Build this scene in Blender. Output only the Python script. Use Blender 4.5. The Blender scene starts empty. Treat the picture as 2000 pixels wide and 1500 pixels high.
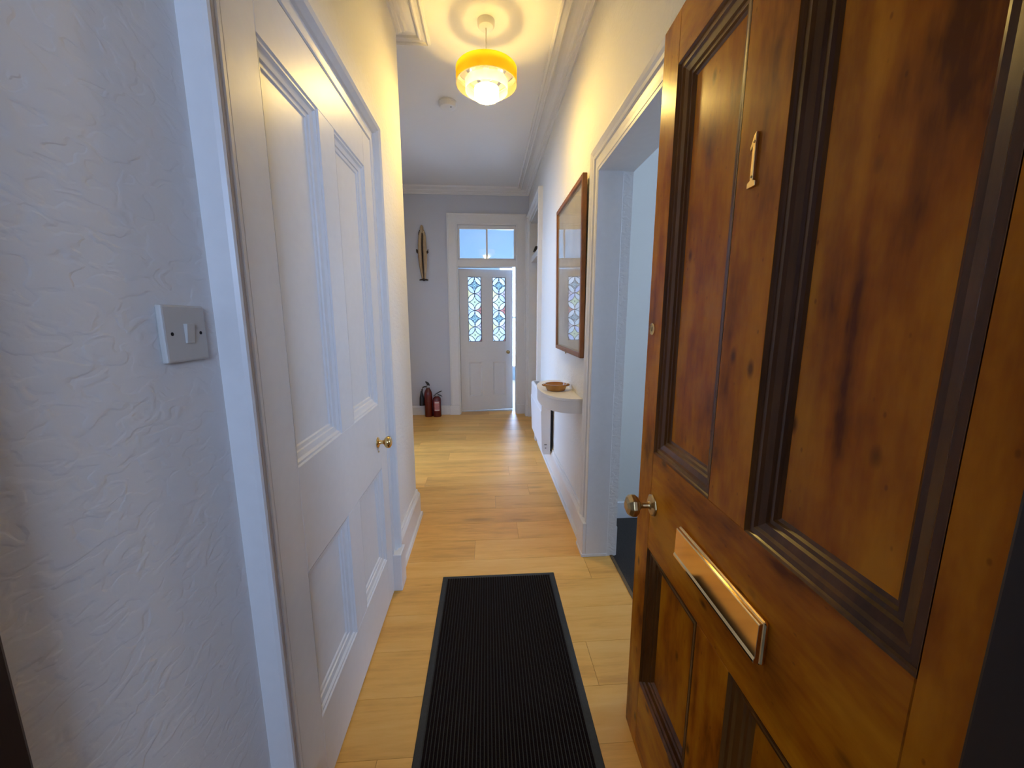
import bpy, bmesh, math, random
from mathutils import Vector, Matrix
R = math.radians
scene = bpy.context.scene
COL = scene.collection
random.seed(7)

# ------------------------------------------------------------------ camera
cam_d = bpy.data.cameras.new('camera')
cam_d.sensor_width = 36.0
cam_d.lens = 755.0 / 2000.0 * 36.0
cam_d.clip_start = 0.01
cam = bpy.data.objects.new('camera', cam_d)
COL.objects.link(cam)
cam.location = (0, 0, 1.30)
cam.rotation_euler = (R(90 - 9.622), 0, R(-3.736))
scene.camera = cam

# ------------------------------------------------------------------ sky, exposure
SKY = 9.0
world = bpy.data.worlds.new('sky'); scene.world = world
world.use_nodes = True
bg = world.node_tree.nodes['Background']
bg.inputs['Color'].default_value = (0.47, 0.64, 1.0, 1)
bg.inputs['Strength'].default_value = SKY
LAMP = 145.0
vs = scene.view_settings
vs.view_transform = 'Standard'; vs.look = 'None'; vs.gamma = 1.0
vs.use_curve_mapping = False
vs.exposure = 1.4

def portal(loc, rot, sx, sy):
    l = bpy.data.lights.new('daylight_portal', 'AREA'); l.shape = 'RECTANGLE'
    l.size = sx; l.size_y = sy
    l.cycles.is_portal = True
    o = bpy.data.objects.new('daylight_portal', l); COL.objects.link(o)
    o.location = loc; o.rotation_euler = rot
    return o
portal((2.98, 1.2, 1.625), (0, R(90), 0), 0.85, 0.8)        # window of the room on the right
portal((-4.18, 3.625, 1.475), (0, R(-90), 0), 1.85, 1.85)        # window of the room on the left
portal((1.58, 6.875, 1.775), (0, R(90), 0), 0.95, 0.95)
portal((0.625, 8.28, 1.325), (R(-90), 0, 0), 0.75, 2.15)          # window of the far room
portal((0.35, -1.58, 1.775), (R(90), 0, 0), 0.7, 0.65)        # opening of the added porch

# ------------------------------------------------------------------ node helpers
def new_mat(name):
    m = bpy.data.materials.new(name); m.use_nodes = True
    return m, m.node_tree, m.node_tree.nodes['Principled BSDF']
def N(nt, kind, **kw):
    n = nt.nodes.new(kind)
    for k, v in kw.items():
        if k.startswith('i_'):
            n.inputs[k[2:].replace('_', ' ')].default_value = v
        else:
            setattr(n, k, v)
    return n
def L(nt, a, b): nt.links.new(a, b)
def ramp(nt, stops):
    r = nt.nodes.new('ShaderNodeValToRGB')
    e = r.color_ramp.elements
    e[0].position, e[0].color = stops[0][0], (*stops[0][1], 1)
    e[1].position, e[1].color = stops[-1][0], (*stops[-1][1], 1)
    for p, c in stops[1:-1]:
        x = e.new(p); x.color = (*c, 1)
    return r
def mapped(nt, scale, coord='Object', rand=False):
    tc = nt.nodes.new('ShaderNodeTexCoord')
    mp = N(nt, 'ShaderNodeMapping'); mp.inputs['Scale'].default_value = scale
    src = tc.outputs[coord]
    if rand:
        oi = nt.nodes.new('ShaderNodeObjectInfo')
        mul = N(nt, 'ShaderNodeVectorMath', operation='SCALE'); mul.inputs[0].default_value = (17.3, 9.1, 23.7)
        L(nt, oi.outputs['Random'], mul.inputs['Scale'])
        add = N(nt, 'ShaderNodeVectorMath', operation='ADD')
        L(nt, src, add.inputs[0]); L(nt, mul.outputs[0], add.inputs[1]); src = add.outputs[0]
    L(nt, src, mp.inputs['Vector'])
    return mp.outputs['Vector']
def plain(name, col, rough=0.5, metal=0.0, noise=0.0, spec=0.5, bump=0.0, bscale=60, coat=0.0):
    m, nt, b = new_mat(name)
    b.inputs['Base Color'].default_value = (*col, 1)
    b.inputs['Roughness'].default_value = rough
    b.inputs['Metallic'].default_value = metal
    b.inputs['Specular IOR Level'].default_value = spec
    b.inputs['Coat Weight'].default_value = coat
    if noise or bump:
        v = mapped(nt, (1, 1, 1))
        nz = N(nt, 'ShaderNodeTexNoise'); nz.inputs['Scale'].default_value = bscale; nz.inputs['Detail'].default_value = 4
        L(nt, v, nz.inputs['Vector'])
        if noise:
            r = ramp(nt, [(0.3, tuple(c * (1 - noise) for c in col)), (0.7, tuple(min(1, c * (1 + noise)) for c in col))])
            L(nt, nz.outputs['Fac'], r.inputs['Fac']); L(nt, r.outputs['Color'], b.inputs['Base Color'])
        if bump:
            bp = N(nt, 'ShaderNodeBump'); bp.inputs['Strength'].default_value = bump; bp.inputs['Distance'].default_value = 0.01
            L(nt, nz.outputs['Fac'], bp.inputs['Height']); L(nt, bp.outputs['Normal'], b.inputs['Normal'])
    return m

def wall_paper(name, col, strength):
    # painted embossed wallpaper: swirling raised veins
    m, nt, b = new_mat(name)
    b.inputs['Base Color'].default_value = (*col, 1); b.inputs['Roughness'].default_value = 0.62
    b.inputs['Specular IOR Level'].default_value = 0.3
    v = mapped(nt, (1, 1, 1))
    mp = N(nt, 'ShaderNodeMapping'); mp.inputs['Rotation'].default_value = (R(-38), 0, 0); mp.inputs['Scale'].default_value = (1, 1, 1.7)
    L(nt, v, mp.inputs['Vector'])
    nz = N(nt, 'ShaderNodeTexNoise'); nz.inputs['Scale'].default_value = 26; nz.inputs['Detail'].default_value = 1.6; nz.inputs['Distortion'].default_value = 0.7
    L(nt, mp.outputs['Vector'], nz.inputs['Vector'])
    mu = ramp(nt, [(0.44, (0, 0, 0)), (0.52, (0.75, 0.75, 0.75)), (0.66, (1, 1, 1))]); L(nt, nz.outputs['Fac'], mu.inputs['Fac'])
    n3 = N(nt, 'ShaderNodeTexNoise'); n3.inputs['Scale'].default_value = 140; n3.inputs['Detail'].default_value = 2
    L(nt, v, n3.inputs['Vector'])
    ma = N(nt, 'ShaderNodeMath', operation='MULTIPLY_ADD'); L(nt, n3.outputs['Fac'], ma.inputs[0]); ma.inputs[1].default_value = 0.25
    L(nt, mu.outputs[0], ma.inputs[2])
    bp = N(nt, 'ShaderNodeBump'); bp.inputs['Strength'].default_value = strength; bp.inputs['Distance'].default_value = 0.004
    L(nt, ma.outputs[0], bp.inputs['Height']); L(nt, bp.outputs['Normal'], b.inputs['Normal'])
    return m

def wood(name, dark, mid, light, scale, rough=0.35, knots=True, rand=True, bump=0.1, coat=0.0, coord='Object', spread=1.0, spec=0.5):
    # grain runs along the axis with the small scale value
    m, nt, b = new_mat(name)
    v = mapped(nt, scale, coord, rand)
    big = N(nt, 'ShaderNodeTexNoise'); big.inputs['Scale'].default_value = 1.0; big.inputs['Detail'].default_value = 3; big.inputs['Distortion'].default_value = 0.6
    L(nt, v, big.inputs['Vector'])
    fine = N(nt, 'ShaderNodeTexNoise'); fine.inputs['Scale'].default_value = 7.0; fine.inputs['Detail'].default_value = 6; fine.inputs['Roughness'].default_value = 0.65
    L(nt, v, fine.inputs['Vector'])
    mx = N(nt, 'ShaderNodeMix', data_type='FLOAT'); mx.inputs['Factor'].default_value = 0.38
    L(nt, big.outputs['Fac'], mx.inputs[2]); L(nt, fine.outputs['Fac'], mx.inputs[3])
    w = 0.16 * spread
    r = ramp(nt, [(0.5 - w, dark), (0.5, mid), (0.5 + w, light)])
    L(nt, mx.outputs[0], r.inputs['Fac'])
    out = r.outputs['Color']
    if rand:
        oi = nt.nodes.new('ShaderNodeObjectInfo')
        mr = N(nt, 'ShaderNodeMapRange'); mr.inputs['To Min'].default_value = 0.92; mr.inputs['To Max'].default_value = 1.07
        L(nt, oi.outputs['Random'], mr.inputs['Value'])
        hs = N(nt, 'ShaderNodeHueSaturation'); L(nt, mr.outputs[0], hs.inputs['Value']); L(nt, out, hs.inputs['Color']); out = hs.outputs['Color']
    if knots:
        v2 = mapped(nt, tuple(min(s, 9) * 0.55 if s > 3 else s * 1.1 for s in scale), coord, rand)
        vo = N(nt, 'ShaderNodeTexVoronoi'); vo.inputs['Scale'].default_value = 1.0; vo.inputs['Randomness'].default_value = 1.0
        L(nt, v2, vo.inputs['Vector'])
        kr = ramp(nt, [(0.03, (1, 1, 1)), (0.15, (0, 0, 0))]); L(nt, vo.outputs['Distance'], kr.inputs['Fac'])
        km = N(nt, 'ShaderNodeMix', data_type='RGBA', blend_type='MIX')
        mf = N(nt, 'ShaderNodeMath', operation='MULTIPLY'); mf.inputs[1].default_value = 0.55
        L(nt, kr.outputs['Color'], mf.inputs[0]); L(nt, mf.outputs[0], km.inputs[0])
        L(nt, out, km.inputs[6]); km.inputs[7].default_value = (*[c * 0.45 for c in dark], 1)
        out = km.outputs[2]
    L(nt, out, b.inputs['Base Color'])
    b.inputs['Roughness'].default_value = rough; b.inputs['Specular IOR Level'].default_value = spec
    b.inputs['Coat Weight'].default_value = coat; b.inputs['Coat Roughness'].default_value = 0.12
    bp = N(nt, 'ShaderNodeBump'); bp.inputs['Strength'].default_value = bump; bp.inputs['Distance'].default_value = 0.002
    L(nt, fine.outputs['Fac'], bp.inputs['Height']); L(nt, bp.outputs['Normal'], b.inputs['Normal'])
    return m

def pine(name, axis):
    # old varnished pine: cathedral figure along the axis, tone blotches, knots and dents
    m, nt, b = new_mat(name)
    k = 0.16
    v = mapped(nt, (1, 1, k) if axis == 'z' else (k, 1, 1), 'Object', True)
    warp = N(nt, 'ShaderNodeTexNoise'); warp.inputs['Scale'].default_value = 4.5; warp.inputs['Detail'].default_value = 2
    L(nt, v, warp.inputs['Vector'])
    wm = N(nt, 'ShaderNodeMath', operation='MULTIPLY'); wm.inputs[1].default_value = 46.0; L(nt, warp.outputs['Fac'], wm.inputs[0])
    sn = N(nt, 'ShaderNodeMath', operation='SINE'); L(nt, wm.outputs[0], sn.inputs[0])
    rg = N(nt, 'ShaderNodeMapRange'); rg.inputs['From Min'].default_value = -1; L(nt, sn.outputs[0], rg.inputs['Value'])
    fine = N(nt, 'ShaderNodeTexNoise'); fine.inputs['Scale'].default_value = 70; fine.inputs['Detail'].default_value = 5; fine.inputs['Roughness'].default_value = 0.6
    L(nt, v, fine.inputs['Vector'])
    v2 = mapped(nt, (1, 1, 0.45) if axis == 'z' else (0.45, 1, 1), 'Object', True)
    blot = N(nt, 'ShaderNodeTexNoise'); blot.inputs['Scale'].default_value = 9; blot.inputs['Detail'].default_value = 4; blot.inputs['Roughness'].default_value = 0.6
    L(nt, v2, blot.inputs['Vector'])
    r = ramp(nt, [(0.28, (0.15, 0.034, 0.003)), (0.46, (0.42, 0.115, 0.004)), (0.60, (0.55, 0.18, 0.005)), (0.75, (0.66, 0.25, 0.009))])
    a1 = N(nt, 'ShaderNodeMath', operation='MULTIPLY_ADD'); L(nt, rg.outputs[0], a1.inputs[0]); a1.inputs[1].default_value = 0.14; L(nt, blot.outputs['Fac'], a1.inputs[2])
    a2 = N(nt, 'ShaderNodeMath', operation='MULTIPLY_ADD'); L(nt, fine.outputs['Fac'], a2.inputs[0]); a2.inputs[1].default_value = 0.30; L(nt, a1.outputs[0], a2.inputs[2])
    a3 = N(nt, 'ShaderNodeMath', operation='SUBTRACT'); L(nt, a2.outputs[0], a3.inputs[0]); a3.inputs[1].default_value = 0.19
    L(nt, a3.outputs[0], r.inputs['Fac']); out = r.outputs['Color']
    v3 = mapped(nt, (1, 1, 0.55) if axis == 'z' else (0.55, 1, 1), 'Object', True)
    for sc, p0, p1, amt in ((13, 0.05, 0.14, 0.75), (42, 0.05, 0.11, 0.4)):
        vo = N(nt, 'ShaderNodeTexVoronoi'); vo.inputs['Scale'].default_value = sc; L(nt, v3, vo.inputs['Vector'])
        kr = ramp(nt, [(p0, (1, 1, 1)), (p1, (0, 0, 0))]); L(nt, vo.outputs['Distance'], kr.inputs['Fac'])
        mf = N(nt, 'ShaderNodeMath', operation='MULTIPLY'); mf.inputs[1].default_value = amt; L(nt, kr.outputs['Color'], mf.inputs[0])
        km = N(nt, 'ShaderNodeMix', data_type='RGBA'); L(nt, mf.outputs[0], km.inputs[0]); L(nt, out, km.inputs[6]); km.inputs[7].default_value = (0.055, 0.016, 0.003, 1)
        out = km.outputs[2]
    L(nt, out, b.inputs['Base Color'])
    b.inputs['Roughness'].default_value = 0.27; b.inputs['Specular IOR Level'].default_value = 0.11
    b.inputs['Coat Weight'].default_value = 0.04; b.inputs['Coat Roughness'].default_value = 0.1
    bp = N(nt, 'ShaderNodeBump'); bp.inputs['Strength'].default_value = 0.10; bp.inputs['Distance'].default_value = 0.002
    L(nt, a3.outputs[0], bp.inputs['Height']); L(nt, bp.outputs['Normal'], b.inputs['Normal'])
    return m

def translucent(name, col, gloss=0.1, trans=0.5, rough=0.4, clear=0.0):
    m, nt, b = new_mat(name)
    nt.nodes.remove(b)
    out = nt.nodes['Material Output']
    d = N(nt, 'ShaderNodeBsdfDiffuse'); d.inputs['Color'].default_value = (*col, 1)
    t = N(nt, 'ShaderNodeBsdfTranslucent'); t.inputs['Color'].default_value = (*col, 1)
    g = N(nt, 'ShaderNodeBsdfGlossy'); g.inputs['Roughness'].default_value = rough
    a = N(nt, 'ShaderNodeMixShader'); a.inputs[0].default_value = trans
    L(nt, d.outputs[0], a.inputs[1]); L(nt, t.outputs[0], a.inputs[2])
    c = N(nt, 'ShaderNodeMixShader'); c.inputs[0].default_value = gloss
    L(nt, a.outputs[0], c.inputs[1]); L(nt, g.outputs[0], c.inputs[2])
    tp = N(nt, 'ShaderNodeBsdfTransparent'); e = N(nt, 'ShaderNodeMixShader'); e.inputs[0].default_value = clear
    L(nt, c.outputs[0], e.inputs[1]); L(nt, tp.outputs[0], e.inputs[2]); L(nt, e.outputs[0], out.inputs['Surface'])
    return m
def pane_glass(name, col=(0.97, 0.99, 1.0), frost=0.0, ior=1.5):
    # thin glass: clear or frosted, mirror-like at grazing angles
    m, nt, b = new_mat(name)
    nt.nodes.remove(b)
    out = nt.nodes['Material Output']
    t = N(nt, 'ShaderNodeBsdfTransparent'); t.inputs['Color'].default_value = (*col, 1)
    s = t.outputs[0]
    if frost:
        tl = N(nt, 'ShaderNodeBsdfTranslucent'); tl.inputs['Color'].default_value = (*col, 1)
        a = N(nt, 'ShaderNodeMixShader'); a.inputs[0].default_value = frost
        L(nt, s, a.inputs[1]); L(nt, tl.outputs[0], a.inputs[2]); s = a.outputs[0]
    g = N(nt, 'ShaderNodeBsdfGlossy'); g.inputs['Roughness'].default_value = 0.02
    lw = N(nt, 'ShaderNodeLayerWeight'); lw.inputs['Blend'].default_value = 0.5
    pw = N(nt, 'ShaderNodeMath', operation='POWER'); L(nt, lw.outputs['Facing'], pw.inputs[0]); pw.inputs[1].default_value = 5.0
    f = N(nt, 'ShaderNodeMath', operation='MULTIPLY_ADD'); L(nt, pw.outputs[0], f.inputs[0])
    f0 = ((ior - 1) / (ior + 1)) ** 2
    f.inputs[1].default_value = 1 - f0; f.inputs[2].default_value = f0
    c = N(nt, 'ShaderNodeMixShader'); L(nt, f.outputs[0], c.inputs[0]); L(nt, s, c.inputs[1]); L(nt, g.outputs[0], c.inputs[2])
    L(nt, c.outputs[0], out.inputs['Surface'])
    return m
def emitter(name, col, s):
    m, nt, b = new_mat(name)
    b.inputs['Base Color'].default_value = (1, 1, 1, 1)
    b.inputs['Emission Color'].default_value = (*col, 1); b.inputs['Emission Strength'].default_value = s
    return m

# ------------------------------------------------------------------ materials
M = {}
M['paper'] = wall_paper('embossed_wallpaper', (0.80, 0.79, 0.76), 0.20)
M['paint'] = plain('wall_paint', (0.74, 0.75, 0.78), 0.6, bump=0.05, bscale=180)
M['grey_paint'] = plain('grey_wall_paint', (0.58, 0.60, 0.66), 0.6, bump=0.05, bscale=180)
M['room_paint'] = plain('pale_room_paint', (0.75, 0.80, 0.84), 0.7, bump=0.04, bscale=150)
M['room_warm'] = plain('warm_white_paint', (0.80, 0.76, 0.66), 0.7, bump=0.04, bscale=150)
M['aqua'] = plain('pale_aqua_paint', (0.62, 0.74, 0.80), 0.7, bump=0.04, bscale=150)
M['dark_room'] = plain('dark_box_paint', (0.25, 0.25, 0.25), 0.8, noise=0.1)
M['ceiling'] = plain('ceiling_paint', (0.82, 0.81, 0.80), 0.75, bump=0.05, bscale=120)
M['gloss'] = plain('white_gloss_paint', (0.78, 0.77, 0.75), 0.36, spec=0.38, bump=0.035, bscale=35, noise=0.015)
M['satin'] = plain('white_satin_paint', (0.80, 0.80, 0.80), 0.38, bump=0.02, bscale=60)
M['plastic'] = plain('white_plastic', (0.78, 0.77, 0.74), 0.35, noise=0.01)
M['switch'] = plain('aged_white_plastic', (0.56, 0.54, 0.50), 0.35, noise=0.01)
M['carpet'] = plain('charcoal_carpet', (0.060, 0.052, 0.045), 0.95, spec=0.1, noise=0.4, bump=0.6, bscale=300)
M['oak'] = wood('oak_laminate', (0.62, 0.295, 0.055), (0.85, 0.455, 0.10), (0.92, 0.55, 0.16), (1.1, 9, 9), 0.38, True, True, 0.04, 0.0, spread=1.25)
M['oak_far'] = plain('pale_boards', (0.5, 0.42, 0.32), 0.5, noise=0.1, bscale=6)
M['stain'] = pine('stained_pine', 'z'); M['stain_h'] = pine('stained_pine_rail', 'x')
M['stain_dark'] = wood('dark_stained_moulding', (0.06, 0.019, 0.004), (0.13, 0.044, 0.008), (0.20, 0.074, 0.012), (6, 6, 1), 0.28, False, True, 0.1, 0.1, spec=0.25)
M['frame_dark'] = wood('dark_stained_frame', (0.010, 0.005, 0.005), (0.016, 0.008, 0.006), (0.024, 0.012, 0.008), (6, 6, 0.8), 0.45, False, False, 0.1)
M['brass'] = plain('brass', (0.72, 0.50, 0.20), 0.22, 1.0, noise=0.08, bscale=20)
M['brass_dull'] = plain('worn_brass', (0.50, 0.36, 0.17), 0.34, 1.0, noise=0.15, bscale=25)
M['brass_bright'] = plain('polished_brass', (0.86, 0.60, 0.28), 0.07, 1.0, noise=0.03, bscale=12)
M['black'] = plain('black_plastic', (0.012, 0.012, 0.014), 0.4, noise=0.1)
M['void'] = plain('dark_hole', (0.006, 0.005, 0.005), 0.9, noise=0.1)
M['red'] = plain('red_enamel', (0.11, 0.006, 0.003), 0.25, noise=0.04, bscale=8, coat=0.3)
M['red2'] = plain('crimson_enamel', (0.10, 0.004, 0.007), 0.25, noise=0.04, bscale=8, coat=0.3)
M['label_pink'] = plain('printed_label', (0.52, 0.20, 0.20), 0.45, noise=0.3, bscale=90)
M['label_white'] = plain('pale_label', (0.7, 0.68, 0.66), 0.45, noise=0.05)
M['strip'] = plain('brown_strip', (0.16, 0.10, 0.04), 0.6, noise=0.1)
M['steel'] = plain('steel', (0.55, 0.55, 0.55), 0.3, 1.0, noise=0.05)
M['rubber'] = plain('rubber_border', (0.018, 0.022, 0.023), 0.6, noise=0.15, bump=0.1, bscale=120)
M['pile'] = plain('ribbed_pile', (0.011, 0.006, 0.005), 0.95, spec=0.1, noise=0.35, bump=0.7, bscale=260)
M['pic_frame'] = wood('walnut_frame', (0.13, 0.045, 0.015), (0.25, 0.095, 0.03), (0.34, 0.14, 0.05), (5, 5, 2), 0.3, False, True, 0.05)
M['mount'] = plain('cream_mount', (0.62, 0.58, 0.48), 0.7, noise=0.04)
M['print'] = plain('faded_print', (0.60, 0.57, 0.50), 0.7, noise=0.18, bscale=7)
M['slip'] = plain('gilt_slip', (0.6, 0.48, 0.26), 0.35, 0.6, noise=0.1)
M['pot'] = plain('glazed_stoneware', (0.42, 0.19, 0.045), 0.22, noise=0.18, bscale=14, coat=0.4)
M['carve'] = wood('pale_carved_wood', (0.30, 0.20, 0.10), (0.47, 0.33, 0.18), (0.60, 0.45, 0.28), (30, 30, 4), 0.55, False, True, 0.2)
M['carve_dark'] = plain('dark_carved_wood', (0.035, 0.022, 0.015), 0.6, noise=0.3, bscale=40)
M['heater'] = plain('heater_enamel', (0.80, 0.81, 0.83), 0.35, noise=0.01)
M['grey_metal'] = plain('grey_metal', (0.25, 0.25, 0.26), 0.45, 0.5, noise=0.1)
M['shade_yellow'] = translucent('yellow_fabric', (0.98, 0.80, 0.15), 0.02, 0.85)
M['shade_white'] = translucent('white_diffuser', (0.95, 0.92, 0.85), 0.05, 0.5, clear=0.42)
M['bulb'] = emitter('lit_bulb', (1.0, 0.68, 0.19), LAMP)
M['clear'] = pane_glass('clear_glass')
M['picture_glass'] = pane_glass('picture_glass', (1, 1, 1), 0, 1.55)
M['lead'] = plain('lead_came', (0.05, 0.06, 0.065), 0.5, 0.3, noise=0.1)
for k, c in dict(g_white=(0.98, 0.94, 0.88), g_pale=(0.84, 0.88, 0.86), g_blue=(0.52, 0.72, 0.76), g_green=(0.78, 0.78, 0.46),
                 g_yellow=(0.95, 0.78, 0.40), g_red=(0.85, 0.32, 0.26), g_pink=(0.90, 0.72, 0.72), g_lilac=(0.74, 0.74, 0.92)).items():
    M[k] = pane_glass('stained_' + k[2:], tuple(min(1, q * 0.98) for q in c), 1.0)
M['paving'] = plain('added_porch_paving', (0.25, 0.25, 0.25), 0.8, noise=0.2, bscale=8)  # floor of the porch added to limit daylight
M['porch'] = plain('added_porch_render', (0.33, 0.33, 0.35), 0.8, noise=0.1, bscale=20)

# ------------------------------------------------------------------ mesh helpers
class MB:
    def __init__(s): s.v = []; s.f = []
    def add(s, vs_, fs):
        o = len(s.v); s.v += [tuple(p) for p in vs_]; s.f += [tuple(o + i for i in f) for f in fs]; return s
    def box(s, x0, x1, y0, y1, z0, z1):
        return s.add([(x, y, z) for z in (z0, z1) for y in (y0, y1) for x in (x0, x1)],
                     [(0, 2, 3, 1), (4, 5, 7, 6), (0, 1, 5, 4), (2, 6, 7, 3), (0, 4, 6, 2), (1, 3, 7, 5)])
    def lathe(s, prof, n=32, c=(0, 0, 0), axis='z', cap=True):
        vs_ = []
        for r, h in prof:
            for i in range(n):
                a = 2 * math.pi * i / n
                p = (r * math.cos(a), r * math.sin(a), h)
                if axis == 'x': p = (p[2], p[0], p[1])
                if axis == 'y': p = (p[0], p[2], p[1])
                vs_.append((p[0] + c[0], p[1] + c[1], p[2] + c[2]))
        fs = [(k * n + i, k * n + (i + 1) % n, (k + 1) * n + (i + 1) % n, (k + 1) * n + i) for k in range(len(prof) - 1) for i in range(n)]
        if cap:
            fs += [tuple(range(n))[::-1], tuple((len(prof) - 1) * n + i for i in range(n))]
        return s.add(vs_, fs)
    def tube(s, pts, r, n=10):
        pts = [Vector(p) for p in pts]; rings = []
        rr = r if isinstance(r, (list, tuple)) else [r] * len(pts)
        for i, p in enumerate(pts):
            t = (pts[min(i + 1, len(pts) - 1)] - pts[max(i - 1, 0)]).normalized()
            up = Vector((0, 0, 1)) if abs(t.z) < 0.9 else Vector((1, 0, 0))
            a = t.cross(up).normalized(); b = t.cross(a).normalized()
            rings.append([p + (a * math.cos(2 * math.pi * k / n) + b * math.sin(2 * math.pi * k / n)) * rr[i] for k in range(n)])
        vs_ = [q for g in rings for q in g]
        fs = [(k * n + i, k * n + (i + 1) % n, (k + 1) * n + (i + 1) % n, (k + 1) * n + i) for k in range(len(pts) - 1) for i in range(n)]
        fs += [tuple(range(n))[::-1], tuple((len(pts) - 1) * n + i for i in range(n))]
        return s.add(vs_, fs)
    def extrude(s, poly, axis, a, b):
        # polygon in the two other axes (cyclic order), swept from a to b
        def P(p, h): return {'x': (h, p[0], p[1]), 'y': (p[0], h, p[1]), 'z': (p[0], p[1], h)}[axis]
        n = len(poly)
        return s.add([P(p, a) for p in poly] + [P(p, b) for p in poly],
                     [tuple(range(n)), tuple(range(n, 2 * n))[::-1]] + [(i, (i + 1) % n, n + (i + 1) % n, n + i) for i in range(n)])
    def grid(s, rows, closed=False):
        n = len(rows[0]); vs_ = [p for r in rows for p in r]
        fs = []
        for k in range(len(rows) - 1):
            for i in range(n if closed else n - 1):
                fs.append((k * n + i, k * n + (i + 1) % n, (k + 1) * n + (i + 1) % n, (k + 1) * n + i))
        return s.add(vs_, fs)
    def build(s, name, mat, parent=None, smooth=False, bevel=0.0, local=False, seg=2):
        me = bpy.data.meshes.new(name); me.from_pydata(s.v, [], s.f)
        bm = bmesh.new(); bm.from_mesh(me)
        bmesh.ops.recalc_face_normals(bm, faces=bm.faces); bm.to_mesh(me); bm.free()
        me.materials.append(mat)
        o = bpy.data.objects.new(name, me); COL.objects.link(o)
        if parent is not None:
            o.parent = parent
            if not local:
                q = parent; off = Vector((0, 0, 0))
                while q is not None: off += q.location; q = q.parent
                me.transform(Matrix.Translation(-off))
        if smooth:
            for p in me.polygons: p.use_smooth = True
            me.set_sharp_from_angle(angle=R(35))
        if bevel:
            b = o.modifiers.new('bevel', 'BEVEL'); b.width = bevel; b.segments = seg; b.limit_method = 'ANGLE'
        return o
def bx(*a): return MB().box(*a)
def tag(o, label, cat, kind=None, group=None):
    o['label'] = label; o['category'] = cat
    if kind: o['kind'] = kind
    if group: o['group'] = group
    return o
def root(name, label, cat, loc, rz=0.0, kind=None, group=None):
    o = bpy.data.objects.new(name, None); COL.objects.link(o)
    o.location = loc; o.rotation_euler = (0, 0, rz); o.empty_display_size = 0.05
    return tag(o, label, cat, kind, group)

# walls with openings: axis 'x' = plane of constant x (runs along y), axis 'y' = runs along x
def wall(name, axis, a, b, s0, s1, z0, z1, openings, mat, label):
    mb = MB()
    def put(p0, p1, q0, q1):
        if p1 - p0 < 1e-6 or q1 - q0 < 1e-6: return
        if axis == 'x': mb.box(a, b, p0, p1, q0, q1)
        else: mb.box(p0, p1, a, b, q0, q1)
    cur = s0
    for (o0, o1, oz0, oz1) in sorted(openings):
        put(cur, o0, z0, z1); put(o0, o1, z0, oz0); put(o0, o1, oz1, z1); cur = o1
    put(cur, s1, z0, z1)
    return tag(mb.build(name, mat), label, 'wall', 'structure')

XL, XR = -0.475, 0.56          # passage wall faces
YC, YF = 2.43, 5.22            # corner of the passage, far wall
ZC = 2.89                      # ceiling
XW = -1.15                     # left wall of the wide part
# ------------------------------------------------------------------ shell
DL0, DL1, DLH = 0.80, 1.71, 2.00       # white door in the left wall
DR0, DR1, DRH = 1.10, 1.92, 1.99       # doorway in the right wall
DX0, DX1, DXH = 4.06, 5.04, 2.48       # far doorway in the right wall
FX0, FX1, FH = -0.372, 0.405, 2.49     # far glazed door and its transom light
wall('wall_left', 'x', -0.60, XL, 0.06, YC, 0, ZC, [(DL0, DL1, 0, DLH)], M['paper'], 'embossed white wallpapered wall around the white panelled door')
wall('wall_return', 'y', YC - 0.12, YC, XW, -0.60, 0, ZC, [], M['paint'], 'white wall turning left at the end of the passage')
wall('wall_hall_left', 'x', XW - 0.12, XW, YC - 0.12, YF + 0.14, 0, ZC, [(3.05, 3.95, 0, 2.05)], M['paint'], 'white side wall of the wider hall with open doorway')
wall('wall_far', 'y', YF, YF + 0.14, XW, XR + 0.14, 0, ZC, [(FX0, FX1, 0, FH)], M['grey_paint'], 'grey painted end wall behind the fire extinguishers')
wall('wall_right', 'x', XR, XR + 0.14, 0.06, YF, 0, ZC, [(DR0, DR1, 0, DRH), (DX0, DX1, 0, DXH)], M['paper'], 'white wallpapered wall carrying the framed picture and shelf')
wall('wall_front', 'y', 0.06, 0.30, -0.475, XR, 0, ZC, [(-0.455, 0.475, 0, 2.03)], M['paint'], 'white wall around the open wooden front door')
tag(bx(XW - 0.12, XR + 0.14, 0.06, YF + 0.14, ZC, ZC + 0.1).build('ceiling', M['ceiling']), 'plain white plaster ceiling above the hallway', 'ceiling', 'structure')

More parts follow.
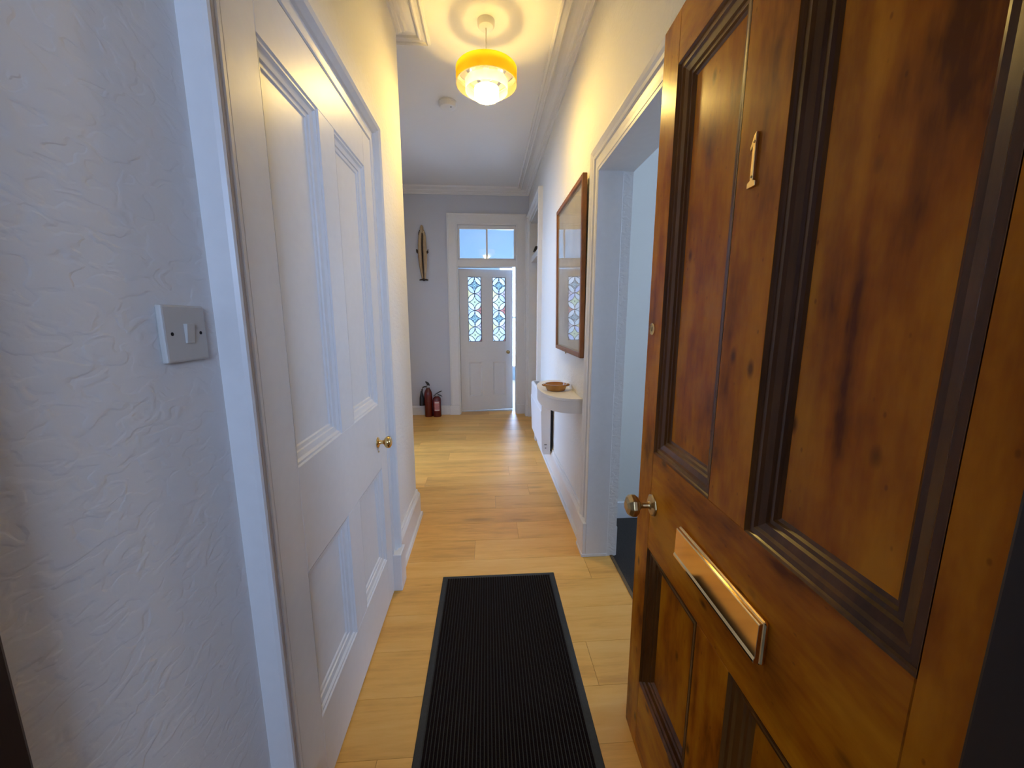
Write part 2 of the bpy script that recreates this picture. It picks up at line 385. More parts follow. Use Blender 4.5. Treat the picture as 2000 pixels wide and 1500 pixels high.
fl = tag(bx(XW, XR, -0.05, YF + 0.14, -0.10, -0.012).build('floor', M['void']), 'light oak laminate floor of crosswise planks', 'floor', 'structure')
PW = 0.191
y = 0.02; k = 0
while y < YF + 0.139:
    y1 = min(y + PW, YF + 0.14)
    off = (k * 0.47 + (0.21 if k % 3 == 1 else 0)) % 1.28
    x = XW - 1.28 + off
    while x < XR + 0.12:
        a = max(x, XL - 0.02 if y1 < YC + 0.1 and y < YC - 0.02 else XW); b = min(x + 1.28, XR + 0.12 if (DR0 < y1 and y < DR1) or (DX0 < y1 and y < DX1) else XR)
        if b - a > 0.03:
            mb = MB(); e = 0.00035
            mb.add([(a + e, y + e, -0.012), (b - e, y + e, -0.012), (b - e, y1 - e, -0.012), (a + e, y1 - e, -0.012),
                    (a + e, y + e, -0.001), (b - e, y + e, -0.001), (b - e, y1 - e, -0.001), (a + e, y1 - e, -0.001),
                    (a + 2 * e, y + 2 * e, 0), (b - 2 * e, y + 2 * e, 0), (b - 2 * e, y1 - 2 * e, 0), (a + 2 * e, y1 - 2 * e, 0)],
                   [(0, 3, 2, 1), (0, 1, 5, 4), (1, 2, 6, 5), (2, 3, 7, 6), (3, 0, 4, 7), (4, 5, 9, 8), (5, 6, 10, 9), (6, 7, 11, 10), (7, 4, 8, 11), (8, 9, 10, 11)])
            mb.build('plank', M['oak'], fl)
        x += 1.28
    y = y1; k += 1

# rooms beyond the openings
def room(prefix, x0, x1, y0, y1, z1, floor_mat, skip, win, wall_mat, text, fx=(0, 0)):
    # skip: side shared with the hall; win: (side, s0, s1, z0, z1)
    t = 0.1
    tag(bx(x0 - fx[0], x1 + fx[1], y0, y1, -0.1, 0.0).build('floor', floor_mat), 'floor of the ' + text, 'floor', 'structure')
    tag(bx(x0, x1, y0, y1, z1, z1 + t).build('ceiling', M['ceiling']), 'white ceiling of the ' + text, 'ceiling', 'structure')
    for side in ('left', 'right', 'front', 'far'):
        if side in skip: continue
        op = [win[1:]] if win and win[0] == side else []
        nm = 'wall_' + side
        if side == 'left': wall(nm, 'x', x0 - t, x0, y0, y1, 0, z1, op, wall_mat, 'side wall of the ' + text)
        if side == 'right': wall(nm, 'x', x1, x1 + t, y0, y1, 0, z1, op, wall_mat, 'window wall of the ' + text)
        if side == 'front': wall(nm, 'y', y0 - t, y0, x0 - t, x1 + t, 0, z1, op, wall_mat, 'near wall of the ' + text)
        if side == 'far': wall(nm, 'y', y1, y1 + t, x0 - t, x1 + t, 0, z1, op, wall_mat, 'end wall of the ' + text)
win_n = [1]
def side_window(x, s0, s1, z0, z1, label):
    win_n[0] += 1
    w = root('window_%d' % win_n[0], label, 'window', (x, (s0 + s1) / 2, z0), kind='structure')
    mb = MB()
    for (p0, p1, q0, q1) in ((s0, s1, z0, z0 + .05), (s0, s1, z1 - .05, z1), (s0, s0 + .05, z0 + .05, z1 - .05), (s1 - .05, s1, z0 + .05, z1 - .05)):
        mb.box(x - .03, x + .03, p0, p1, q0, q1)
    mb.build('window_frame', M['gloss'], w)
    zm = (z0 + z1) / 2
    bx(x - .025, x + .025, s0 + .05, s1 - .05, zm - .02, zm + .02).build('meeting_rail', M['gloss'], w)
    for (q0, q1) in ((z0 + .05, zm - .02), (zm + .02, z1 - .05)):
        bx(x - .002, x + .002, s0 + .05, s1 - .05, q0, q1).build('pane', M['clear'], w)
XT = XR + 0.14
room('right', XT, 2.9, 0.06, 2.33, 2.75, M['carpet'], ('left',), ('right', 0.8, 1.6, 1.2, 2.05), M['room_warm'], 'carpeted side room on the right', (0.0225, 0))
side_window(2.95, 0.8, 1.6, 1.2, 2.05, 'white sash window of the carpeted side room')
bx(XT, 2.9, 2.318, 2.33, 0, 0.11).build('baseboard_room', M['gloss'])
bpy.data.objects['baseboard_room'].name = 'baseboard_right_room'
tag(bpy.data.objects['baseboard_right_room'], 'white skirting in the carpeted side room', 'baseboard', 'structure')
room('left', -4.1, XW - 0.12, 2.31, 5.3, 2.89, M['oak_far'], ('right',), ('left', 2.7, 4.55, 0.55, 2.4), M['room_paint'], 'side room left of the hall', (0, 0.1201))
side_window(-4.15, 2.7, 4.55, 0.55, 2.4, 'white sash window lighting the side room left of the hall')
room('far', -1.5, 1.5, YF + 0.14, 8.2, 3.4, M['oak_far'], ('front', 'far'), ('right', 6.4, 7.35, 1.3, 2.25), M['aqua'], 'bright room behind the glazed door')
wall('wall_far', 'y', 8.2, 8.3, -1.6, 1.6, 0, 3.4, [(.25, 1.0, .25, 2.4)], M['aqua'], 'garden wall of the bright end room')
side_window(1.55, 6.4, 7.35, 1.3, 2.25, 'tall white sash window of the bright end room')
wy = root('window_7', 'tall white window in the end wall of the bright room', 'window', (.625, 8.25, .25), kind='structure')
m_ = MB()
for q in ((.25, 1.0, .25, .29), (.25, 1.0, 2.36, 2.4), (.25, .29, .29, 2.36), (.96, 1.0, .29, 2.36)): m_.box(q[0], q[1], 8.22, 8.28, q[2], q[3])
m_.build('window_frame', M['gloss'], wy)
bx(.29, .96, 8.225, 8.275, 1.30, 1.34).build('glazing_bar', M['gloss'], wy)
for q in ((.29, 1.30), (1.34, 2.36)): bx(.29, .96, 8.248, 8.252, q[0], q[1]).build('pane', M['clear'], wy)
room('dark_box', XT, 1.9, 3.5, 5.35, 2.89, M['carpet'], ('left',), None, M['dark_room'], 'dark box added behind the far side doorway')  # closed dark box, added to keep sky light out of the fanlight
# seal the strips of wall beside the far room and next to the added porch
tag(bx(XR + .14, 1.5, YF, YF + .14, 0, 3.4).build('wall_far_right', M['paint']), 'wall between the end room and side room', 'wall', 'structure')
tag(bx(-1.6, XW - .12, YF + .12, YF + .14, 0, 3.4).build('wall_far_left', M['paint']), 'wall between the end room and left room', 'wall', 'structure')
tag(bx(XW - .12, XR + .14, YF + .04, YF + .14, ZC + .1, 3.4).build('wall_far_upper', M['aqua']), 'upper wall of the bright end room', 'wall', 'structure')
# unseen porch added to dim and steer daylight entering the front door
tag(bx(-0.75, 0.75, -1.6, 0.02, -0.12, -0.01).build('floor', M['paving']), 'grey paved floor of the added unseen porch', 'floor', 'structure')
tag(bx(-0.75, 0.75, -1.6, 0.06, 2.45, 2.55).build('ceiling', M['porch']), 'flat roof of the added porch that dims the daylight', 'ceiling', 'structure')
tag(bx(-0.85, -0.75, -1.6, 0.06, -0.1, 2.55).build('wall_porch_left', M['porch']), 'grey rendered side wall of the added unseen porch', 'wall', 'structure')
tag(bx(0.75, 0.85, -1.6, 0.06, -0.1, 2.55).build('wall_porch_right', M['porch']), 'grey rendered wall of the added unseen porch, hinge side', 'wall', 'structure')
wall('wall_porch_front', 'y', -1.6, -1.5, -0.75, 0.75, -0.1, 2.45, [(0.0, 0.70, 1.45, 2.1)], M['porch'], 'grey rendered outer wall of the added porch, opening placed for the light')
wall('wall_porch_back', 'y', 0.02, 0.06, -0.75, 0.75, -0.1, 2.45, [(-0.455, 0.475, -0.1, 2.03)], M['porch'], 'grey rendered back wall of the added porch around the front door')

# ------------------------------------------------------------------ swept mouldings
def arch_u(name, face, sgn, s0, s1, h, prof, mat, parent, axis='x', z0=0.0):
    # architrave round an opening s0..s1, height h; prof = (offset outward from the opening, projection from the wall)
    rows = []
    for (w, d) in prof:
        p = face + sgn * d
        pts = [(s0 - w, z0), (s0 - w, h + w), (s1 + w, h + w), (s1 + w, z0)]
        rows.append([(p, a, b) if axis == 'x' else (a, p, b) for a, b in pts])
    return MB().grid(rows).build(name, mat, parent)
def skirting(name, pts, prof, mat, label):
    # pts: plan polyline of the wall face, wall on the right-hand side when walking; prof = (projection, z)
    n = len(pts); rows = []
    dirs = [(Vector(pts[i + 1]) - Vector(pts[i])).normalized() for i in range(n - 1)]
    for (d, z) in prof:
        row = []
        for i in range(n):
            ns = []
            if i > 0: ns.append(dirs[i - 1])
            if i < n - 1: ns.append(dirs[i])
            nv = [Vector((-t.y, t.x)) for t in ns]
            if len(nv) == 2:
                b = (nv[0] + nv[1]); b = b / (b.dot(nv[0])) if b.length > 1e-6 else nv[0]
            else: b = nv[0]
            row.append((pts[i][0] + b.x * d, pts[i][1] + b.y * d, z))
        rows.append(row)
    mb = MB().grid(rows)
    m_ = len(prof)
    for e in (0, n - 1):
        mb.f.append(tuple(k * n + e for k in range(m_)))
    return mb

# skirting boards
SK = [(0, 0.19), (0.006, 0.19), (0.010, 0.183), (0.010, 0.172), (0.016, 0.165), (0.022, 0.150), (0.022, 0.022), (0.032, 0.020), (0.036, 0.0), (0, 0.0)]
SK2 = [(0, 0.125), (0.006, 0.125), (0.012, 0.112), (0.016, 0.105), (0.016, 0.0), (0, 0.0)]
def base(name, pts, prof, label):
    return tag(skirting(name, pts, prof, None, label).build(name, M['gloss']), label, 'baseboard', 'structure')
# left wall: walking towards the camera keeps the wall on the right hand
base('baseboard_left', [(XW, YC), (XL, YC), (XL, 1.80)], SK, 'white moulded skirting turning the corner of the left wall')
base('baseboard_left_near', [(XL, 0.72), (XL, 0.30)], SK, 'white skirting below the light switch')
base('baseboard_far', [(-0.50, YF), (XW, YF)], SK2, 'white skirting behind the fire extinguishers')
base('baseboard_right', [(XR, 2.06), (XR, 3.95)], SK, 'white moulded skirting under the shelf and heater')
base('baseboard_hall_left', [(XW, YF), (XW, 4.05)], SK2, 'white skirting beside the open doorway of the wider hall')
# cornice: wall bead, cove and ceiling strip
CO = [(0, 2.832), (0.012, 2.832), (0.014, 2.842), (0.024, 2.846), (0.027, 2.858), (0.040, 2.862), (0.043, 2.872), (0.055, 2.880), (0.075, 2.886), (0.100, 2.888),
      (0.104, 2.876), (0.112, 2.872), (0.119, 2.876), (0.122, 2.882), (0.142, 2.880), (0.145, 2.874), (0.153, 2.868), (0.163, 2.872), (0.166, 2.89), (0, 2.89)]
co = tag(skirting('trim_1', [(XW, YF), (XW, YC), (XL, YC), (XL, 0.30), (XR, 0.30), (XR, YF), (XW, YF)][::1], CO, None, '').build('trim_1', M['ceiling']),
         'white plaster cornice running round the ceiling', 'cornice', 'structure')

# ------------------------------------------------------------------ panelled doors
def door(rt, boxes, panels, prof, depth, back, mats, pn='panel'):
    # local frame: x along the leaf, y towards the hall, z up; face of the leaf at y = 0
    for (nm, u0, u1, z0, z1) in boxes:
        bx(u0, u1, -back, 0, z0, z1).build(nm, mats['rail'] if nm == 'rail' else mats['stile'], rt, local=True, bevel=0.0012, seg=1)
    for (u0, u1, z0, z1) in panels:
        bx(u0, u1, -depth - 0.012, -depth, z0, z1).build(pn, mats['panel'], rt, local=True)
        rows = [[(u0 + t, d, z0 + t), (u1 - t, d, z0 + t), (u1 - t, d, z1 - t), (u0 + t, d, z1 - t)] for (t, d) in prof]
        MB().grid(rows, closed=True).build('panel_moulding', mats['mould'], rt, local=True)

# ---- white four-panel door in the left wall (face x=-0.456), u = DL1 - y
XD = -0.456
d2 = root('door_2', 'white four-panel painted door with small brass knob', 'door', (XD, DL1, 0), R(-90), 'structure')
U = lambda yy: DL1 - yy
W2 = DL1 - DL0
pan = [(U(1.612), U(1.318), 0.945, 1.872), (U(1.205), U(0.915), 0.945, 1.872), (U(1.595), U(1.312), 0.232, 0.668), (U(1.205), U(0.915), 0.232, 0.668)]
pan = [(pan[0][0], pan[0][1], .945, 1.868), (pan[1][0], pan[1][1], .945, 1.868), (pan[0][0], pan[0][1], .232, .666), (pan[1][0], pan[1][1], .232, .666)]
g = 0.003
boxes = [('stile', g, pan[0][0], 0.008, DLH - g), ('stile', pan[1][1], W2 - g, 0.008, DLH - g),
         ('rail', pan[0][0], pan[1][1], 0.008, .232), ('rail', pan[0][0], pan[1][1], .666, .945), ('rail', pan[0][0], pan[1][1], 1.868, DLH - g),
         ('muntin', pan[0][1], pan[1][0], .232, .666), ('muntin', pan[0][1], pan[1][0], .945, 1.868)]
PW_ = [(0, 0), (0.003, -0.004), (0.009, -0.004), (0.014, -0.010), (0.028, -0.013), (0.030, -0.017), (0.040, -0.018), (0.043, -0.022)]
door(d2, boxes, pan, PW_, 0.022, 0.04, dict(stile=M['gloss'], rail=M['gloss'], panel=M['gloss'], mould=M['gloss']))
def round_knob(rt, u, z, k, mat):
    kb = MB().lathe([(0.021 * k, 0), (0.021 * k, .003), (.017 * k, .006), (.009 * k, .009), (.007 * k, .016), (.008 * k, .024), (.016 * k, .030), (.022 * k, .036),
                     (.024 * k, .043), (.022 * k, .050), (.016 * k, .055), (.008 * k, .0575), (.001, .058)], 28, (u, 0, z), 'y')
    return kb.build('knob', mat, rt, smooth=True, local=True)
kn = round_knob(d2, U(1.575), .793, 1.05, M['brass'])
MB().lathe([(.003, -.001), (.003, .004), (.0015, .005)], 10, (U(1.575), 0, .752), 'y').build('keyhole_cover', M['brass_dull'], d2, local=True)

ARCH = [(0.0, 0.0), (0.0, 0.018), (0.004, 0.022), (0.014, 0.022), (0.016, 0.018), (0.050, 0.020), (0.053, 0.028), (0.058, 0.034), (0.066, 0.030), (0.074, 0.040), (0.086, 0.046), (0.094, 0.045), (0.098, 0.038), (0.100, 0.0)]
tr2 = root('trim_2', 'white moulded architrave round the white panelled door', 'door frame', (XL, (DL0 + DL1) / 2, 0), kind='structure')
A80 = [(w * .82, d) for w, d in ARCH]
arch_u('architrave', XL, 1, DL0, DL1, DLH, A80, M['gloss'], tr2)
bx(XL, XL + .057, DL1 - .002, DL1 + .092, 0, .19).build('plinth_block', M['gloss'], tr2, bevel=.004)
bx(XL, XL + .057, DL0 - .09, DL0 + .002, 0, .19).build('plinth_block', M['gloss'], tr2, bevel=.004)
bx(-.60, XL, DL0 - .0, DL0 + .0025, 0, DLH).build('door_lining', M['gloss'], tr2)
bx(-.60, -.52, DL0, DL1, 0, DLH).build('light_block_infill', M['void'], tr2)  # added slab filling the whole opening behind the leaf against outside light

# ---- right doorway without leaf in view
tr3 = root('trim_3', 'white moulded frame of the open doorway by the shelf', 'door frame', (XR, DR1, 0), kind='structure')
AR = [(0.0, 0.0), (0.0, 0.026), (0.006, 0.032), (0.022, 0.032), (0.026, 0.024), (0.060, 0.026), (0.064, 0.033), (0.074, 0.036), (0.082, 0.031), (0.092, 0.037), (0.104, 0.042), (0.114, 0.041), (0.118, 0.034), (0.120, 0.0)]
arch_u('architrave', XR, -1, DR0, DR1, DRH, AR, M['gloss'], tr3)
bx(XR - .048, XR, DR1 - .002, DR1 + .135, 0, .20).build('plinth_block', M['gloss'], tr3, bevel=.004)
bx(XR - .052, XR + .09, DR1 - .006, DR1 + .128, 0, .018).build('plinth_foot', M['gloss'], tr3, bevel=.003)
bx(XR - .03, XR + .092, DR1 - .004, DR1 + .02, 0, DRH).build('door_lining', M['gloss'], tr3, bevel=.002)
bx(XR + .092, XR + .142, DR1 + .006, DR1 + .02, 0, DRH).build('door_rebate', M['gloss'], tr3, bevel=.002)
bx(XR + .128, XR + .146, DR1 + .002, DR1 + .09, 0, .17).build('rebate_plinth', M['gloss'], tr3, bevel=.002)
bx(XR - .03, XR + .142, DR0 - .02, DR0 + .004, 0, DRH).build('door_lining', M['gloss'], tr3)
bx(XR - .03, XR + .142, DR0, DR1, DRH - .008, DRH + .02).build('head_lining', M['gloss'], tr3)
keep = bx(XR + .113, XR + .140, DR1 + .0035, DR1 + .007, .813, .84).build('strike_plate', M['brass'], tr3, bevel=.001)
bx(XR + .113, XR + .121, DR1 + .003, DR1 + .006, .848, .885).build('latch_slot', M['void'], tr3)
bx(XR + .111, XR + .118, DR1 + .003, DR1 + .006, .812, .832).build('bolt_slot', M['void'], tr3)
tag(bx(XR + .11, XR + .125, DR0, DR1, -.002, .004).build('trim_4', M['strip']), 'thin brown threshold strip where oak meets carpet', 'threshold', 'structure')

# ---- far doorway in the right wall, tall frame with tilted fanlight
tr5 = root('trim_5', 'tall white door frame beyond the wall heater', 'door frame', (XR, DX0, 0), kind='structure')
arch_u('architrave', XR, -1, DX0, DX1, DXH, [(w * .85, d) for w, d in ARCH], M['gloss'], tr5)
bx(XR - .05, XR, DX1 - .002, DX1 + .085, 0, .15).build('plinth_block', M['gloss'], tr5, bevel=.003)
bx(XR - .05, XR, DX0 - .087, DX0 + .002, 0, .15).build('plinth_block', M['gloss'], tr5, bevel=.003)
bx(XR - .015, XR + .14, DX1 - .02, DX1 + .005, 0, DXH).build('door_lining', M['gloss'], tr5)
bx(XR - .015, XR + .14, DX0 - .005, DX0 + .02, 0, DXH).build('door_lining', M['gloss'], tr5)
bx(XR + .0, XR + .14, DX0, DX1, DXH - .02, DXH + .005).build('head_lining', M['gloss'], tr5)
bx(XR + .01, XR + .14, DX0 + .02, DX1 - .02, 1.99, 2.06).build('transom_bar', M['gloss'], tr5, bevel=.003)
d5 = root('door_5', 'white panelled door shut in the tall frame beyond the heater', 'door', (XR + .095, DX0 + .02, 0), R(90), 'structure')
w5 = DX1 - DX0 - .04
p5 = [(.11, w5 / 2 - .05, .25, .75), (w5 / 2 + .05, w5 - .11, .25, .75), (.11, w5 / 2 - .05, .98, 1.86), (w5 / 2 + .05, w5 - .11, .98, 1.86)]
door(d5, [('stile', .003, .11, .006, 1.988), ('stile', w5 - .11, w5 - .003, .006, 1.988), ('rail', .11, w5 - .11, .006, .25), ('rail', .11, w5 - .11, .75, .98), ('rail', .11, w5 - .11, 1.86, 1.988),
          ('muntin', w5 / 2 - .05, w5 / 2 + .05, .25, .75), ('muntin', w5 / 2 - .05, w5 / 2 + .05, .98, 1.86)], p5, PW_, .022, .04, dict(stile=M['gloss'], rail=M['gloss'], panel=M['gloss'], mould=M['gloss']))
# fanlight sash hinged at the bottom and leaning into the side room
fan = root('window_5', 'small white fanlight tilted open above the far side door', 'window', (XR + .02, DX0 + .03, 2.06), kind='structure')
def tilt(mb):
    a = R(32); o = []
    for (x_, y_, z_) in mb.v:
        x2, z2 = x_ - (XR + .02), z_ - 2.06
        o.append((XR + .02 + x2 * math.cos(a) + z2 * math.sin(a), y_, 2.06 - x2 * math.sin(a) + z2 * math.cos(a)))
    mb.v = o; return mb
m_ = MB()
for (p0, p1, q0, q1) in ((DX0 + .03, DX1 - .03, 2.06, 2.11), (DX0 + .03, DX1 - .03, 2.35, 2.40), (DX0 + .03, DX0 + .08, 2.11, 2.35), (DX1 - .08, DX1 - .03, 2.11, 2.35)):
    m_.box(XR + .02, XR + .055, p0, p1, q0, q1)
tilt(m_).build('sash_frame', M['gloss'], fan)
tilt(bx(XR + .035, XR + .039, DX0 + .08, DX1 - .08, 2.11, 2.35)).build('pane', M['clear'], fan)
MB().extrude([(XR - .012, 2.062), (XR + .022, 2.062), (XR + .045, 2.12), (XR + .012, 2.12)], 'y', 4.62, 4.68).build('stay', M['black'], fan)

# ---- open doorway of the wider hall
tr8 = root('trim_8', 'white frame of the open doorway in the wider hall', 'door frame', (XW, 3.5, 0), kind='structure')
arch_u('architrave', XW, 1, 3.05, 3.95, 2.05, [(w * .85, d) for w, d in ARCH], M['gloss'], tr8)
bx(XW - .12, XW + .012, 3.05, 3.062, 0, 2.05).build('door_lining', M['gloss'], tr8)
bx(XW - .12, XW + .012, 3.938, 3.95, 0, 2.05).build('door_lining', M['gloss'], tr8)
bx(XW - .12, XW + .012, 3.062, 3.938, 2.038, 2.05).build('head_lining', M['gloss'], tr8)

# ---- far glazed door, frame and transom light
tr6 = root('trim_6', 'white frame of the far glazed door and its transom light', 'door frame', (0, YF, 0), kind='structure')
FA = [(0.0, 0.0), (0.0, 0.018), (0.006, 0.022), (0.10, 0.024), (0.112, 0.030), (0.120, 0.030), (0.122, 0.0)]
arch_u('architrave', YF, -1, FX0, FX1, FH, FA, M['gloss'], tr6, 'y')
bx(FX0 - .135, FX0 - .0, YF - .035, YF, 0, .13).build('plinth_block', M['gloss'], tr6, bevel=.003)
bx(FX1 + .0, FX1 + .125, YF - .035, YF, 0, .13).build('plinth_block', M['gloss'], tr6, bevel=.003)
bx(FX0, FX0 + .012, YF - .01, YF + .14, 0, FH).build('door_lining', M['gloss'], tr6)
bx(FX1 - .012, FX1, YF - .01, YF + .14, 0, FH).build('door_lining', M['gloss'], tr6)
bx(FX0 + .012, FX1 - .012, YF - .01, YF + .14, FH - .012, FH).build('head_lining', M['gloss'], tr6)
bx(FX0 + .012, FX1 - .012, YF - .012, YF + .14, 1.962, 2.045).build('transom_bar', M['gloss'], tr6, bevel=.004)
w1 = root('window_1', 'two-pane transom light above the far glazed door', 'window', (0.016, YF + .05, 2.045), kind='structure')
a0, a1, b0, b1 = FX0 + .012, FX1 - .012, 2.045, FH - .012
m_ = MB()
for q in ((a0, a1, b0, b0 + .028), (a0, a1, b1 - .045, b1), (a0, a0 + .026, b0 + .028, b1 - .045), (a1 - .026, a1, b0 + .028, b1 - .045)):
    m_.box(q[0], q[1], YF + .03, YF + .07, q[2], q[3])
m_.build('sash_frame', M['gloss'], w1, bevel=.003)
bx(.004, .028, YF + .032, YF + .068, b0 + .028, b1 - .045).build('glazing_bar', M['gloss'], w1, bevel=.002)
bx(a0 + .026, .004, YF + .048, YF + .052, b0 + .028, b1 - .045).build('pane', M['clear'], w1)
bx(.028, a1 - .026, YF + .048, YF + .052, b0 + .028, b1 - .045).build('pane', M['clear'], w1)

d4 = root('door_4', 'white door with two stained glass panels standing ajar', 'door', (FX0 + .014, 5.345, 0), R(180 + 10.3), 'structure')
WD = .737
# local x runs to the hinge: leaf spans u = -WD..0
GZ0, GZ1 = .985, 1.853
gl = [(-.300, -.115), (-.636, -.454)]
st = lambda nm, u0, u1, z0, z1: bx(u0, u1, -.04, 0, z0, z1).build(nm, M['gloss'], d4, local=True, bevel=.001, seg=1)
DB, DT = .010, 1.955
st('stile', gl[0][1], 0, DB, DT); st('stile', -WD, gl[1][0], DB, DT)
st('rail', gl[1][0], gl[0][1], GZ1, DT); st('rail', gl[1][0], gl[0][1], .70, GZ0); st('rail', gl[1][0], gl[0][1], DB, .22)
st('muntin', gl[1][1], gl[0][0], GZ0, GZ1); st('muntin', gl[1][1], gl[0][0], .22, .70)
for (u0, u1) in gl:
    bx(u0, u1, -.022, -.010, .22, .70).build('panel', M['gloss'], d4, local=True)
    rows = [[(u0 + t, d, .22 + t), (u1 - t, d, .22 + t), (u1 - t, d, .70 - t), (u0 + t, d, .70 - t)] for (t, d) in ((0, 0), (.004, -.003), (.012, -.006), (.018, -.010))]
    MB().grid(rows, closed=True).build('panel_moulding', M['gloss'], d4, local=True)
    # stained glass: lattice of petals between nodes, stars inside, rosettes in every other star
    cu = (u0 + u1) / 2; hw = (u1 - u0) / 2; H = GZ1 - GZ0
    dy = H / 7.8
    lead = MB()
    def came(pts, r=.0046): lead.tube([(p[0], -.016, p[1]) for p in pts], r, 6)
    rows_y = [GZ1 - dy * k for k in range(9)]
    sg = None; panes = []
    inset = .002
    def clipz(p): return (min(max(p[0], u0 + inset), u1 - inset), max(min(p[1], GZ1 - inset), GZ0 + inset))
    nodes = []
    for k in range(8):
        za, zb = rows_y[k], rows_y[k + 1]
        for s in (-1, 1):
            A = (cu, za) if k % 2 == 0 else (cu + s * hw, za)
            B = (cu + s * hw, zb) if k % 2 == 0 else (cu, zb)
            dx_, dz_ = B[0] - A[0], B[1] - A[1]; Ln = math.hypot(dx_, dz_); nx, nz_ = -dz_ / Ln, dx_ / Ln
            bul = Ln * .21
            side = [[], []]
            for j in range(9):
                t = j / 8; hh = 4 * t * (1 - t) * bul
                for q in (0, 1):
                    sg_ = 1 if q == 0 else -1
                    side[q].append(clipz((A[0] + dx_ * t + nx * hh * sg_, A[1] + dz_ * t + nz_ * hh * sg_)))
            came(side[0]); came(side[1])
            shade = ['g_white', 'g_pale', 'g_white', 'g_lilac', 'g_white'][(k * 2 + s) % 5]
            if k in (0, 4): shade = 'g_pale' if s > 0 else 'g_white'
            panes.append((side[0] + side[1][1:-1][::-1], shade))
    for k in range(0, 9):                       # stars and half stars
        zc = rows_y[k] if k < 9 else 0
        if k % 2 == 1:
            cs = [(cu, zc, 0)]
        else:
            cs = [(u0, zc, -1), (u1, zc, 1)]
        for (cx_, cz_, e) in cs:
            pts = []
            for (ax, az) in ((0, dy), (hw, 0), (0, -dy), (-hw, 0)):
                pts.append((cx_ + ax, cz_ + az))
            out = []
            for q in range(4):
                A, B = pts[q], pts[(q + 1) % 4]
                Ln = math.hypot(B[0] - A[0], B[1] - A[1]); mx_, mz_ = (A[0] + B[0]) / 2, (A[1] + B[1]) / 2
                inx, inz = cx_ - mx_, cz_ - mz_; il = math.hypot(inx, inz)
                for j in range(6):
                    t = j / 6; hh = 4 * t * (1 - t) * Ln * .21
                    out.append((A[0] + (B[0] - A[0]) * t + inx / il * hh, A[1] + (B[1] - A[1]) * t + inz / il * hh))
            out = [clipz(p) for p in out]
            if e == 0: shade = 'g_blue' if k % 4 == 1 else 'g_green'
            elif k == 0: shade = 'g_white'
            elif k % 4 == 2: shade = 'g_yellow' if e > 0 else 'g_pink'
            else: shade = 'g_pale' if e > 0 else 'g_red'
            panes.append((out, shade))
            if e == 0 and shade == 'g_blue':    # rosette of leaded rings
                for rr in (.014, .031, .047):
                    came([(cx_ + rr * math.cos(2 * math.pi * j / 20), cz_ + rr * math.sin(2 * math.pi * j / 20)) for j in range(21)], .0036)
                for j in range(6):
                    an = j * math.pi / 3 + .3
                    came([(cx_ + .031 * math.cos(an), cz_ + .031 * math.sin(an)), (cx_ + .047 * math.cos(an), cz_ + .047 * math.sin(an))], .003)
            elif e == 0:
                came([(cx_ + .008 * math.cos(2 * math.pi * j / 12), cz_ + .008 * math.sin(2 * math.pi * j / 12)) for j in range(13)], .003)
            elif shade in ('g_pink', 'g_red', 'g_pale'):
                came([(cx_ - e * .02 + .008 * math.cos(2 * math.pi * j / 12), cz_ + .008 * math.sin(2 * math.pi * j / 12)) for j in range(13)], .003)
    for (a_, b_) in (((u0, GZ0), (u1, GZ0)), ((u1, GZ0), (u1, GZ1)), ((u1, GZ1), (u0, GZ1)), ((u0, GZ1), (u0, GZ0))):
        came([clipz(a_), clipz(b_)], .005)
    sgo = lead.build('lead_tracery', M['lead'], d4, local=True)
    for pts, shade in panes:
        n_ = len(pts)
        vs_ = [(p[0], -.0175, p[1]) for p in pts]
        MB().add(vs_, [tuple(range(n_))]).build('glass_pane', M[shade], sgo, local=True)
dk = round_knob(d4, -.664, .835, 1.05, M['brass_dull'])
bx(-WD - .0005, -WD + .002, -.035, -.005, .95, 1.0).build('latch_plate', M['grey_metal'], d4, local=True)

# ---- wooden front door, opened into the hall
FYH, FYE = 0.252, 1.045
ang = math.atan(.03)
d1 = root('door_1', 'open stained wooden front door with brass letter plate and number', 'door', (.443 + .03 * (FYH - 1.045), FYH, 0), R(90) - ang, 'structure')
ca = math.cos(ang)
V = lambda yy: (yy - FYH) / ca
WF = V(FYE); HF = 1.982
q1 = (V(.688), V(.958)); q2 = (V(.302), V(.574))
pl0, pl1, pu0, pu1 = .236, .672, .948, 1.868
boxes = [('stile', 0, q2[0], .006, HF), ('stile', q1[1], WF, .006, HF), ('rail', q2[0], q1[1], .006, pl0), ('rail', q2[0], q1[1], pl1, pu0), ('rail', q2[0], q1[1], pu1, HF),
         ('muntin', q2[1], q1[0], pl0, pl1), ('muntin', q2[1], q1[0], pu0, pu1)]
PF = [(0, 0), (0.003, -0.003), (0.005, -0.006), (0.014, -0.006), (0.018, -0.010), (0.030, -0.013), (0.033, -0.017), (0.040, -0.017), (0.043, -0.021), (0.048, -0.024)]
door(d1, boxes, [(q2[0], q2[1], pl0, pl1), (q1[0], q1[1], pl0, pl1), (q2[0], q2[1], pu0, pu1), (q1[0], q1[1], pu0, pu1)], PF, .024, .045,
     dict(stile=M['stain'], rail=M['stain_h'], panel=M['stain'], mould=M['stain_dark']))
